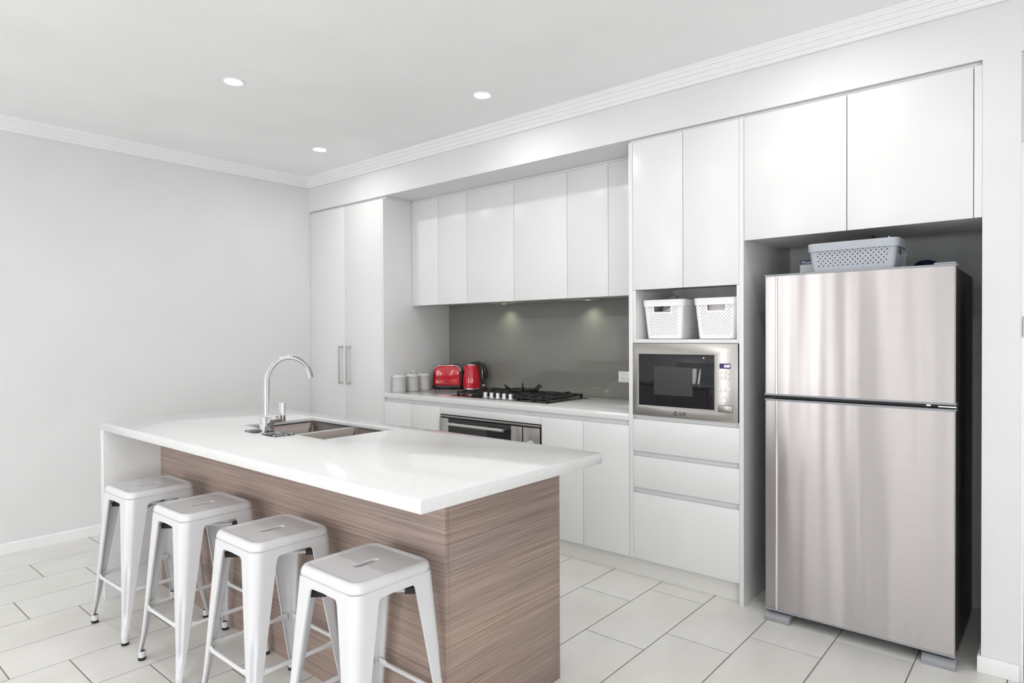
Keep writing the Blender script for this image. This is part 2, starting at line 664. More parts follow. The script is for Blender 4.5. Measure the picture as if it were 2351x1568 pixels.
# overhead cupboards
XU = [XP2 + 0.001, -3.6529, -3.3447, -2.8910, -2.4389, -2.1286, XE - 0.001]
ULAB = ['white overhead cupboard above the canisters, leftmost of three', 'white overhead cupboard with wide doors directly above the gas cooktop', 'white overhead cupboard beside the tall microwave unit, rightmost of three']
for i in range(3):
    a, m_, b = XU[2 * i], XU[2 * i + 1], XU[2 * i + 2]
    t = thing('overhead_cupboard', ULAB[i], 'cabinet', ((a + b) / 2, YU + 0.2, 1.59), 'overhead cupboards above the bench')
    box('carcass', a, b, YU + DT + 0.002, YS - 0.001, 1.590, 2.4065, M_carc, t)
    door(t, a, m_, 1.573, 2.392, YU)
    door(t, m_, b, 1.573, 2.392, YU)
    box('top_filler', a, b, YU + 0.006, YU + DT + 0.001, 2.3945, 2.4065, M_cab, t)

# base cupboards under the bench
BZ0, BZ1 = 0.108, 0.8316


def finger_channel(parent, x0, x1, z0, z1):
    box('finger_rail', x0, x1, YF + 0.022, YF + 0.040, z0, z1, M_cab, parent)


for (a, m_, b, lab) in ((XP2 + 0.001, -3.6475, -3.3383, 'white base cupboard left of the oven, below the toaster'),
                        (-2.4337, -2.1250, XE - 0.001, 'white base cupboard between the oven and the drawer unit')):
    t = thing('base_cupboard', lab, 'cabinet', ((a + b) / 2, 3.45, 0.108), 'base cupboards under the bench')
    box('carcass', a, b, YF + DT + 0.002, YW - 0.004, 0.108, 0.800, M_carc, t)
    door(t, a, m_, BZ0, BZ1)
    door(t, m_, b, BZ0, BZ1)
    finger_channel(t, a, b, 0.800, 0.8615)
t = thing('oven_housing', 'white cabinet housing the built in oven under the cooktop', 'cabinet', (-2.886, 3.45, 0.108))
box('top_rail', -3.3383 + G, -2.4337 - G, YF, YF + DT, 0.7845, BZ1, M_cab, t, 0.001)
box('drawer_front', -3.3383 + G, -2.4337 - G, YF, YF + DT, 0.108, 0.298, M_cab, t, 0.001)
box('side_panel', -3.3383, -3.3345, YF + DT, YW - 0.004, 0.108, 0.80, M_carc, t)
box('side_panel', -2.4375, -2.4337, YF + DT, YW - 0.004, 0.108, 0.80, M_carc, t)
finger_channel(t, -3.3383, -2.4337, 0.800, 0.8615)

kb = box('kickboard', XP2 + 0.001, XR1 - 0.001, 3.177, 3.193, 0.0, 0.1075, M_kick)
tag(kb, 'recessed white kickboard with rust specks running under the base cupboards', 'kickboard')

bench = box('bench_worktop', XP2 + 0.0008, XE - 0.0008, YF - 0.002, YS - 0.0008, 0.862, 0.900, M_stone, None, 0.0015)
tag(bench, 'long white speckled stone benchtop carrying the cooktop and canisters', 'countertop')

sp = box('splashback', XP2 + 0.001, XE - 0.001, YS, YS + 0.006, 0.9003, 1.5895, M_splash, None, 0.0008)
tag(sp, 'glossy grey glass splashback behind the cooktop', 'splashback')

# tall unit with microwave
t = thing('tall_appliance_unit', 'tall white unit with drawers, microwave recess, open shelf and two top doors', 'cabinet', (-1.5, 3.45, 0))
box('gable', XE, XE2, YB, YW - 0.004, 0.108, ZD, M_cab, t, 0.001)
box('gable', XR1, XR2, YB, YW - 0.004, 0.0, ZD, M_cab, t, 0.001)
door(t, XE2, -1.4990, 1.5800, ZD)
door(t, -1.4990, XR1, 1.5800, ZD)
box('upper_carcass', XE2 + 0.001, XR1 - 0.001, YF + DT + 0.002, YW - 0.004, 1.606, ZD - 0.001, M_carc, t)
box('shelf_side', XE2 + 0.0005, -1.778, YF + 0.001, 3.61, 1.2905, 1.5785, M_cab, t, 0.0008)
box('shelf_side', -1.217, XR1 - 0.0005, YF + 0.001, 3.61, 1.2905, 1.5785, M_cab, t, 0.0008)
box('shelf_board', -1.778, -1.217, YF + 0.001, 3.61, 1.2905, 1.3105, M_cab, t, 0.0008)
box('shelf_back', XE2 + 0.001, XR1 - 0.001, 3.61, 3.62, 1.2905, 1.606, M_carc, t)
dz = [(0.6998, 0.8727), (0.4995, 0.6711), (0.108, 0.4691)]
for a, b in dz:
    box('drawer_front', XE2 + 0.001, XR1 - 0.001, YF, YF + DT, a, b, M_cab, t, 0.001)
box('finger_rail', XE2 + 0.001, XR1 - 0.001, YF + 0.022, YF + 0.04, 0.108, 0.8955, M_cab, t)
box('recess_floor', XE2 + 0.001, XR1 - 0.001, YF + 0.004, 3.7, 0.8920, 0.8968, M_carc, t)
box('shadow_gap_strip', XE, XR2, YF + 0.022, YF + 0.04, ZD, ZB - 0.0008, M_carc, t)

# cupboard over the fridge
t = thing('fridge_overhead_cupboard', 'white two door cupboard above the refrigerator recess', 'cabinet', (-0.71, 3.35, 1.792))
box('carcass', XR2 + 0.001, XW - 0.001, YF + DT + 0.002, 3.604, 1.800, ZD, M_carc, t)
door(t, XR2, -0.7240, 1.792, ZD, gl=0.002)
door(t, -0.7240, -0.2669, 1.792, ZD, gl=0.002)
box('filler_panel', -0.2655, XW - 0.0005, YF, YF + DT, 1.792, ZD, M_cab, t, 0.001)
box('shadow_gap_strip', XR2 + 0.001, XW - 0.001, YF + 0.022, YF + 0.04, ZD, ZB - 0.0008, M_carc, t)

# ------------------------------------------------------------------ downlights
DL = [(-3.340, 1.656, 'recessed round downlight above the island, leftmost on the ceiling'),
      (-2.480, 2.662, 'recessed round downlight in front of the overhead cupboards'),
      (-4.088, 2.662, 'recessed round downlight nearest the pantry corner'),
      (-1.800, 1.815, 'recessed round downlight cut off by the top edge, above the island end'),
      (-0.800, 2.610, 'recessed round downlight at the top edge, near the fridge cupboard')]
HID = [(-2.55, 0.72), (-0.95, 0.70), (-3.45, 0.12), (-1.75, 0.0), (-0.10, 1.55), (0.8, -1.6), (-2.2, -2.0)]  # unseen downlights, added as fill for the stools, drawers and floor


def downlight(x, y):
    t = thing('downlight', '', 'downlight', (x, y, ZC), 'recessed ceiling downlights')
    lathe('trim_ring', [(0.043, 0.0), (0.043, -0.002), (0.049, -0.005), (0.055, -0.0025), (0.056, 0.0)], (x, y, ZC), M_white, t, 32, cap=False)
    lathe('led_disc', [(0.0425, -0.0035), (0.0425, -0.0008)], (x, y, ZC), M_lamp, t, 32)
    d = bpy.data.lights.new('downlight_beam', 'AREA')
    d.shape = 'DISK'
    d.size = 0.07
    d.energy = DOWN_W
    d.color = (1.0, 0.98, 0.965)
    d.spread = math.radians(168)
    lo = bpy.data.objects.new('downlight_beam', d)
    COL.objects.link(lo)
    lo.parent = t
    lo.location = (0, 0, -0.006)
    return t


for x, y, lab in DL:
    downlight(x, y)['label'] = lab
for i, (x, y) in enumerate(HID):
    downlight(x, y)['label'] = 'recessed round downlight of the living area outside the picture'

# ------------------------------------------------------------------ island
IX0, IX1, IY0, IY1, IZ = -3.7370, -1.2880, 1.1368, 2.0215, 0.902
SX0, SX1, SY0, SY1 = -3.0465, -2.3572, 1.544, 1.9303
t = thing('island_worktop', 'white speckled stone island top with waterfall end by the left wall', 'countertop', (-2.5, 1.58, 0))


def loop(x0, x1, y0, y1, z):
    return [(x0, y0, z), (x1, y0, z), (x1, y1, z), (x0, y1, z)]


LOOPS = [loop(SX0, SX1, SY0, SY1, IZ), loop(IX0, IX1, IY0, IY1, IZ), loop(IX0, IX1, IY0, IY1, 0.863), loop(IX0 + 0.03, IX1 - 0.03, IY0 + 0.03, IY1 - 0.03, 0.863),
         loop(IX0 + 0.03, IX1 - 0.03, IY0 + 0.03, IY1 - 0.03, 0.883), loop(SX0, SX1, SY0, SY1, 0.883)]
V = sum(LOOPS, [])
F = []
for j in range(6):
    k = (j + 1) % 6
    for i in range(4):
        q = (i + 1) % 4
        F.append((4 * j + i, 4 * j + q, 4 * k + q, 4 * k + i))
make('slab', V, F, M_stone, t, bevel=0.0012)
box('waterfall_panel', IX0, -3.692, IY0, IY1, 0.0, 0.8628, M_stone, t, 0.0012)
t = thing('island_cabinet', 'island base clad in brown grained laminate facing the stools', 'cabinet', (-2.59, 1.7, 0))
box('front_panel', -3.6915, -1.4831, 1.4099, 1.4279, 0.0, 0.8628, M_wood, t, 0.0006)
box('end_panel', -1.5011, -1.4831, 1.4281, 2.0200, 0.0, 0.8628, M_wood, t, 0.0006)
xs = [-3.6915, -3.15, -2.6, -2.05, -1.5015]
for i in range(4):
    box('door', xs[i] + 0.0015, xs[i + 1] - 0.0015, 1.998, 2.016, 0.108, 0.83, M_cab, t, 0.001)
box('plinth', -3.6915, -1.5015, 1.955, 1.97, 0.0, 0.107, M_kick, t)
box('base_board', -3.6915, -1.5015, 1.4285, 1.99, 0.108, 0.124, M_carc, t)

# sink
t = thing('double_bowl_sink', 'undermounted double bowl steel sink set in the island', 'sink', (-2.7, 1.735, 0.66))


def bowl(x0, x1, y0, y1, z0, z1, name):
    cx, cy = (x0 + x1) / 2, (y0 + y1) / 2
    hx, hy = (x1 - x0) / 2, (y1 - y0) / 2
    rings = [(hx, hy, 0.012, z1), (hx - 0.001, hy - 0.001, 0.012, z0 + 0.02), (hx - 0.006, hy - 0.006, 0.012, z0 + 0.006), (hx - 0.02, hy - 0.02, 0.012, z0)]
    V, F = [], []
    for a, b, r, z in rings:
        V += [(p[0], p[1], z) for p in rrect(a, b, r, 4, cx, cy)]
    m_ = len(V) // len(rings)
    for j in range(len(rings) - 1):
        for i in range(m_):
            q = (i + 1) % m_
            F.append((j * m_ + i, j * m_ + q, (j + 1) * m_ + q, (j + 1) * m_ + i))
    F.append(tuple((len(rings) - 1) * m_ + i for i in range(m_)))
    o = make(name, V, F, M_sink, t, smooth=True, solid=0.0012)
    dr = lathe('drain', [(0.0, 0.004), (0.02, 0.0035), (0.034, 0.003), (0.04, 0.0005)], (cx, cy, z0), M_chrome, o, 24, cap=False)
    return o


bowl(-3.050, -2.703, SY0 - 0.003, SY1 + 0.003, 0.68, 0.8825, 'large_bowl')
bowl(-2.662, SX1 + 0.003, SY0 - 0.003, SY1 + 0.003, 0.68, 0.8825, 'small_bowl')
box('divider', -2.7025, -2.6625, SY0 - 0.002, SY1 + 0.002, 0.878, 0.8822, M_satin, t, 0.001)

# tap
tx, ty = -2.722, 1.490
t = thing('mixer_tap', 'chrome gooseneck mixer tap with side lever at the sink edge', 'tap', (tx, ty, IZ))
V, F = prism_vf([(1.464, 0.902), (1.512, 0.902), (1.512, 0.938), (1.520, 0.944), (1.551, 0.944), (1.551, 0.980), (1.470, 0.980), (1.464, 0.974)], 'X', tx - 0.0215, tx + 0.0215)
make('body', V, F, M_chrome, t, bevel=0.004, seg=3)
box('base_plate', tx - 0.025, tx + 0.025, 1.461, 1.515, 0.9015, 0.906, M_chrome, t, 0.0015)
pts = [(tx, ty, 0.975), (tx, ty, 1.02), (tx, ty, 1.07), (tx, ty, 1.125)]
R = 0.1115
for i in range(1, 21):
    a = PI - math.radians(168) * i / 20
    pts.append((tx, ty + R + R * math.cos(a), 1.128 + R * math.sin(a)))
e = Vector(pts[-1])
dirn = (Vector(pts[-1]) - Vector(pts[-2])).normalized()
pts.append(tuple(e + dirn * 0.012))
tube('spout', pts, 1.0, M_chrome, t, sect=[(p[0], p[1]) for p in rrect(0.0085, 0.0115, 0.004, 4)])
lv = joinvf([box_vf(tx - 0.019, tx + 0.019, 1.556, 1.5735, 0.942, 0.982), box_vf(tx - 0.015, tx + 0.015, 1.566, 1.5735, 0.982, 1.034)])
make('lever', *box_vf(tx - 0.017, tx + 0.017, 1.556, 1.574, 0.943, 1.034), M_chrome, t, bevel=0.004, seg=3)
lathe('lever_collar', [(0.013, 0.0), (0.013, 0.006)], (tx, 1.5505, 0.962), M_black, t, 20, axis='Y')

# dark splash mat round the tap
poly = [(-2.835, 1.444), (-2.756, 1.444), (-2.750, 1.4560), (-2.750, 1.519), (-2.694, 1.519), (-2.694, 1.456), (-2.688, 1.443), (-2.580, 1.443), (-2.574, 1.449), (-2.574, 1.541), (-2.829, 1.541), (-2.835, 1.535)]
o = prism('tap_splash_mat', poly, 'Z', IZ + 0.0003, IZ + 0.0065, M_mat, None, bevel=0.0015)
tag(o, 'dark marbled splash mat notched round the tap base', 'mat')

# ------------------------------------------------------------------ cooktop
CX0, CX1, CY0, CY1 = -3.3487, -2.4714, 3.2286, 3.7146
t = thing('gas_cooktop', 'five burner gas cooktop with black iron trivets set in the bench', 'cooktop', (-2.91, 3.47, 0.9))
box('hob_plate', CX0, CX1, CY0, CY1, 0.9003, 0.9045, M_cook, t, 0.0015)


def burner(x, y, r):
    o = lathe('burner', [(r * 1.25, 0), (r * 1.25, 0.004), (r * 0.95, 0.008), (r * 0.95, 0.016), (r, 0.018), (r, 0.023), (r * 0.9, 0.0255), (0, 0.026)], (x, y, 0.9045), M_iron, t, 24, cap=False)
    return o


for x, y, r in ((-3.19, 3.36, 0.030), (-3.19, 3.58, 0.042), (-2.91, 3.53, 0.055), (-2.63, 3.36, 0.042), (-2.63, 3.58, 0.030)):
    burner(x, y, r)


def trivet(x0, x1, y0, y1, cs):
    P = []
    z0, z1 = 0.9195, 0.9315
    w = 0.0085

    def bar(ax, ay, bx, by, za=z0, zb=z1):
        if abs(ax - bx) < 1e-6:
            P.append(box_vf(ax - w, ax + w, min(ay, by), max(ay, by), za, zb))
        else:
            P.append(box_vf(min(ax, bx), max(ax, bx), ay - w, ay + w, za, zb))
    bar(x0, y0 + 0.02, x0, y1 - 0.02)
    bar(x1, y0 + 0.02, x1, y1 - 0.02)
    for y in (y0, y1):
        bar(x0 + 0.02, y, x1 - 0.02, y, z0 + 0.001, z1 - 0.001)
    for sx, xx in ((1, x0), (-1, x1)):
        for yy in (y0, y1):
            sy = 1 if yy == y0 else -1
            P.append(prism_vf([(xx - w, yy + sy * 0.02), (xx + w, yy + sy * 0.02), (xx + sx * 0.02, yy + w), (xx + sx * 0.02, yy - w)], 'Z', z0, z1))
            P.append(box_vf(xx - 0.008, xx + 0.008, yy + sy * 0.02 - 0.008, yy + sy * 0.02 + 0.008, 0.9047, z1 + 0.003))
    for cx, cy in cs:
        bar(x0, cy, cx - 0.022, cy, z0 + 0.002, z1 + 0.004)
        bar(cx + 0.022, cy, x1, cy, z0 + 0.002, z1 + 0.004)
        ym = y0 if cy < (y0 + y1) / 2 else y1
        s = 1 if ym > cy else -1
        bar(cx, cy + s * 0.022, cx, ym, z0 + 0.002, z1 + 0.004)
        bar(cx, cy - s * 0.022, cx, cy - s * 0.085, z0 + 0.002, z1 + 0.004)
    for xx in (x0, x1):
        for cx, cy in cs:
            P.append(box_vf(xx - 0.010, xx + 0.010, cy - 0.011, cy + 0.011, z0, z1 + 0.0075))
    for cx, cy in cs[:1]:
        for yy in (y0, y1):
            P.append(box_vf(cx - 0.011, cx + 0.011, yy - 0.010, yy + 0.010, z0, z1 + 0.0075))
    ymid = (y0 + y1) / 2
    bar(x0, ymid, x1, ymid, z0, z1 - 0.001)
    return make('trivet', *joinvf(P), M_iron, t, bevel=0.0015, seg=1)


trivet(-3.315, -3.068, 3.268, 3.688, [(-3.19, 3.36), (-3.19, 3.58)])
trivet(-3.048, -2.772, 3.345, 3.688, [(-2.91, 3.44), (-2.91, 3.60)])
trivet(-2.752, -2.505, 3.268, 3.688, [(-2.63, 3.36), (-2.63, 3.58)])
# wok ring
P = [lathe_vf([(0.088, 0.9365), (0.098, 0.9365), (0.102, 0.951), (0.095, 0.955), (0.088, 0.944), (0.088, 0.9365)], (-2.91, 3.53, 0), 32, cap=False)]
for a in (20, 70, 130, 200, 250, 310):
    ar = math.radians(a)
    c, s = math.cos(ar), math.sin(ar)
    P.append(tube_vf([(-2.91 + 0.075 * c, 3.53 + 0.075 * s, 0.942), (-2.91 + 0.105 * c, 3.53 + 0.105 * s, 0.952), (-2.91 + 0.140 * c, 3.53 + 0.140 * s, 0.980)], [0.007, 0.008, 0.006], 8))
make('wok_ring', *joinvf(P), M_iron, t, smooth=True)
for i in range(5):
    x = -3.039 + i * (0.229 / 4)
    k = lathe('knob', [(0.0, 0.034), (0.0135, 0.0335), (0.015, 0.032), (0.0155, 0.0075), (0.0155, 0.0)], (x, 3.281, 0.9075), M_sil, t, 24, cap=False)
    lathe('bezel', [(0.021, 0.0), (0.0215, 0.002), (0.018, 0.0035), (0.0157, 0.0035)], (x, 3.281, 0.9046), M_white, k, 24, cap=False)
text('maker_mark', 'ILVE', 0.013, M_white, t, (-2.768, 3.300, 0.9047), (0, 0, 0), extrude=0.0002)

# rangehood under the middle overhead cupboard
t = thing('rangehood', 'slim grey rangehood set under the middle overhead cupboard', 'rangehood', (-2.89, 3.6, 1.57))
box('housing', -3.340, -2.445, YU + DT + 0.003, YS - 0.008, 1.5765, 1.5897, M_sil, t, 0.001)
box('filter', -3.15, -2.64, 3.50, 3.74, 1.5745, 1.5763, M_satin, t)
for x in (-3.27, -2.50):
    b = lathe('lamp', [(0.020, 1.5752), (0.020, 1.5763)], (x, 3.745, 0), M_hlamp, t, 20)
    d = bpy.data.lights.new('rangehood_beam', 'SPOT')
    d.energy = 1.7
    d.spot_size = math.radians(135)
    d.spot_blend = 1.0
    d.shadow_soft_size = 0.03
    d.color = (0.93, 1.0, 0.74)
    lo = bpy.data.objects.new('rangehood_beam', d)
    COL.objects.link(lo)
    lo.parent = t
    lo.location = Vector((x, 3.752, 1.572)) - t.location

# ------------------------------------------------------------------ oven
t = thing('built_in_oven', 'wide built in steel oven with black glass door under the cooktop', 'oven', (-2.886, 3.4, 0.3))
OY = YF - 0.004
box('chassis', -3.3335, -2.4385, OY + 0.012, 3.62, 0.302, 0.7825, M_black, t)
box('top_trim', -3.3330, -2.4390, OY, OY + 0.011, 0.7665, 0.7775, M_steel, t, 0.0015)
d = box('oven_door', -3.3330, -2.5790, OY - 0.006, OY + 0.010, 0.36, 0.7590, M_bglass, t, 0.001)
box('door_trim', -3.3330, -3.2430, OY - 0.008, OY - 0.006, 0.36, 0.7590, M_steel, d, 0.0006)
box('door_trim', -2.6700, -2.5790, OY - 0.008, OY - 0.006, 0.36, 0.7590, M_steel, d, 0.0006)
hp = joinvf([tube_vf([(-3.205, 3.074, 0.7285), (-2.700, 3.074, 0.7285)], 0.0105, 14)])
make('handle', *hp, M_satin, d, smooth=True)
for hx in (-3.1825, -2.7225):
    box('handle_post', hx - 0.0125, hx + 0.0125, 3.074, OY - 0.006, 0.7235, 0.7335, M_satin, d, 0.001)
cp = box('control_panel', -2.5745, -2.4415, OY - 0.004, OY + 0.010, 0.36, 0.7590, M_steel, t, 0.001)
k = lathe('knob', [(0.0, -0.028), (0.016, -0.028), (0.018, -0.026), (0.019, -0.004), (0.025, -0.003), (0.026, 0.0)], (-2.512, OY - 0.004, 0.655), M_sil, cp, 24, axis='Y', cap=False)
lathe('knob', [(0.0, -0.028), (0.016, -0.028), (0.018, -0.026), (0.019, -0.004), (0.025, -0.003), (0.026, 0.0)], (-2.512, OY - 0.004, 0.50), M_sil, cp, 24, axis='Y', cap=False)
text('dial_mark', '0', 0.010, M_print, cp, (-2.512, OY - 0.0046, 0.690))

# ------------------------------------------------------------------ microwave
t = thing('built_in_microwave', 'built in steel microwave with black window below the open shelf', 'microwave', (-1.498, 3.3, 0.897))
MX0, MX1, MZ0, MZ1, MY = -1.7925, -1.2075, 0.8975, 1.2885, YF - 0.006
GX0, GX1, GZ0, GZ1 = -1.7560, -1.3280, 0.9545, 1.2315
fr = [loop(0, 0, 0, 0, 0)]


def yrect(x0, x1, z0, z1, y):
    return [(x0, y, z0), (x1, y, z0), (x1, y, z1), (x0, y, z1)]


LP = [yrect(GX0, GX1, GZ0, GZ1, MY), yrect(MX0, MX1, MZ0, MZ1, MY), yrect(MX0, MX1, MZ0, MZ1, MY + 0.016), yrect(GX0, GX1, GZ0, GZ1, MY + 0.016)]
V = sum(LP, [])
F = []
for j in range(4):
    k = (j + 1) % 4
    for i in range(4):
        q = (i + 1) % 4
        F.append((4 * j + i, 4 * j + q, 4 * k + q, 4 * k + i))
fm = make('front_frame', V, F, M_steel, t, bevel=0.0008)
box('oven_body', MX0 + 0.004, MX1 - 0.004, MY + 0.0165, 3.60, MZ0 + 0.002, MZ1 - 0.002, M_black, t)
w = box('window', GX0 + 0.0006, GX1 - 0.0006, MY + 0.002, MY + 0.012, GZ0 + 0.0006, GZ1 - 0.0006, M_bglass, t, 0.0008)
box('inner_screen', -1.665, -1.445, MY + 0.0012, MY + 0.0019, 1.015, 1.165, M_mesh, w)
dp = box('display', -1.3010, -1.2440, MY - 0.0008, MY + 0.001, 1.1645, 1.1905, M_navy, t)
text('digits', '0:00', 0.0185, M_disp, dp, (-1.263, MY - 0.0013, 1.1772), sx=0.92, shear=0.15, offset=0.0002)
for zz in (1.1465, 1.1220):
    for xx in (-1.2935, -1.2735, -1.2525):
        lathe('button', [(0.0, -0.0045), (0.0050, -0.0042), (0.0062, -0.003), (0.0062, 0.0)], (xx, MY, zz), M_white, t, 16, axis='Y', cap=False)
for xx in (-1.2965, -1.2735, -1.2495):
    lathe('button', [(0.0, -0.0045), (0.0050, -0.0042), (0.0062, -0.003), (0.0062, 0.0)], (xx, MY, 1.0620), M_white, t, 16, axis='Y', cap=False)
kn = lathe('dial', [(0.0, -0.017), (0.0145, -0.017), (0.016, -0.0155), (0.0165, -0.002), (0.0195, -0.0015), (0.0200, 0.0)], (-1.2740, MY, 1.0090), M_white, t, 28, axis='Y', cap=False)
box('dial_pointer', -1.2855, -1.2815, MY - 0.0175, MY - 0.0168, 1.0130, 1.0145, M_grey, kn)
ob = box('open_button', -1.3070, -1.2360, MY - 0.0015, MY + 0.001, 0.9480, 0.9800, M_steel, t, 0.0008)
lg = joinvf([box_vf(-1.3085, -1.2345, MY - 0.0004, MY + 0.0005, 0.9465, 0.9480), box_vf(-1.3085, -1.2345, MY - 0.0004, MY + 0.0005, 0.9800, 0.9815),
             box_vf(-1.3085, -1.3070, MY - 0.0004, MY + 0.0005, 0.9480, 0.9800), box_vf(-1.2360, -1.2345, MY - 0.0004, MY + 0.0005, 0.9480, 0.9800)])
make('button_outline', *lg, M_print, t)
for (xx, zz, hw) in ((-1.2935, 1.1352, 0.003), (-1.2735, 1.1352, 0.005), (-1.2525, 1.1352, 0.004), (-1.2935, 1.1108, 0.006), (-1.2735, 1.1108, 0.005), (-1.2525, 1.1108, 0.008),
                     (-1.2965, 1.0510, 0.007), (-1.2735, 1.0510, 0.0095), (-1.2495, 1.0510, 0.0035)):
    box('button_caption', xx - hw, xx + hw, MY - 0.0003, MY + 0.0002, zz - 0.0009, zz + 0.0009, M_grey, t)
hexo = []
cx_, cz_, R1, R2 = -1.5400, 0.9220, 0.0125, 0.0098
V, F = [], []
for yy in (MY - 0.0006, MY + 0.0002):
    for R_ in (R1, R2):
        V += [(cx_ + R_ * math.cos(PI / 3 * i), yy, cz_ + R_ * math.sin(PI / 3 * i)) for i in range(6)]
for i in range(6):
    q = (i + 1) % 6
    F += [(i, q, 6 + q, 6 + i), (12 + i, 18 + i, 18 + q, 12 + q), (i, 12 + i, 12 + q, q), (6 + i, 6 + q, 18 + q, 18 + i)]
v2, f2 = box_vf(cx_ - 0.0016, cx_ + 0.0016, MY - 0.0006, MY + 0.0002, cz_ - 0.0105, cz_ + 0.0105)
make('maker_emblem', *joinvf([(V, F), (v2, f2)]), M_print, t)
text('maker_name', 'ILVE', 0.0235, M_print, t, (-1.4995, MY - 0.0002, 0.9215), sx=0.85, offset=0.0005)

# ------------------------------------------------------------------ power outlet
t = thing('power_outlet', 'white double power outlet on the splashback by the tall unit', 'outlet', (-2.243, YS, 1.049))
box('cover_plate', -2.300, -2.185, YS - 0.0085, YS - 0.0002, 1.0115, 1.0865, M_white, t, 0.003)
for xx in (-2.266, -2.219):
    box('switch', xx - 0.0085, xx + 0.0085, YS - 0.0108, YS - 0.0085, 1.0625, 1.0800, M_white, t, 0.0008)
    V = []
    P = [box_vf(xx - 0.001, xx + 0.001, YS - 0.0088, YS - 0.0082, 1.0225, 1.0300)]
    for s in (-1, 1):
        c0 = (xx + s * 0.007, 1.0400)
        P.append(prism_vf([(c0[0] - s * 0.0035, c0[1] + 0.003), (c0[0] - s * 0.0020, c0[1] + 0.0035), (c0[0] + s * 0.0030, c0[1] - 0.003), (c0[0] + s * 0.0015, c0[1] - 0.0035)], 'Y', YS - 0.0088, YS - 0.0082))
    make('socket_slots', *joinvf(P), M_slot, t)

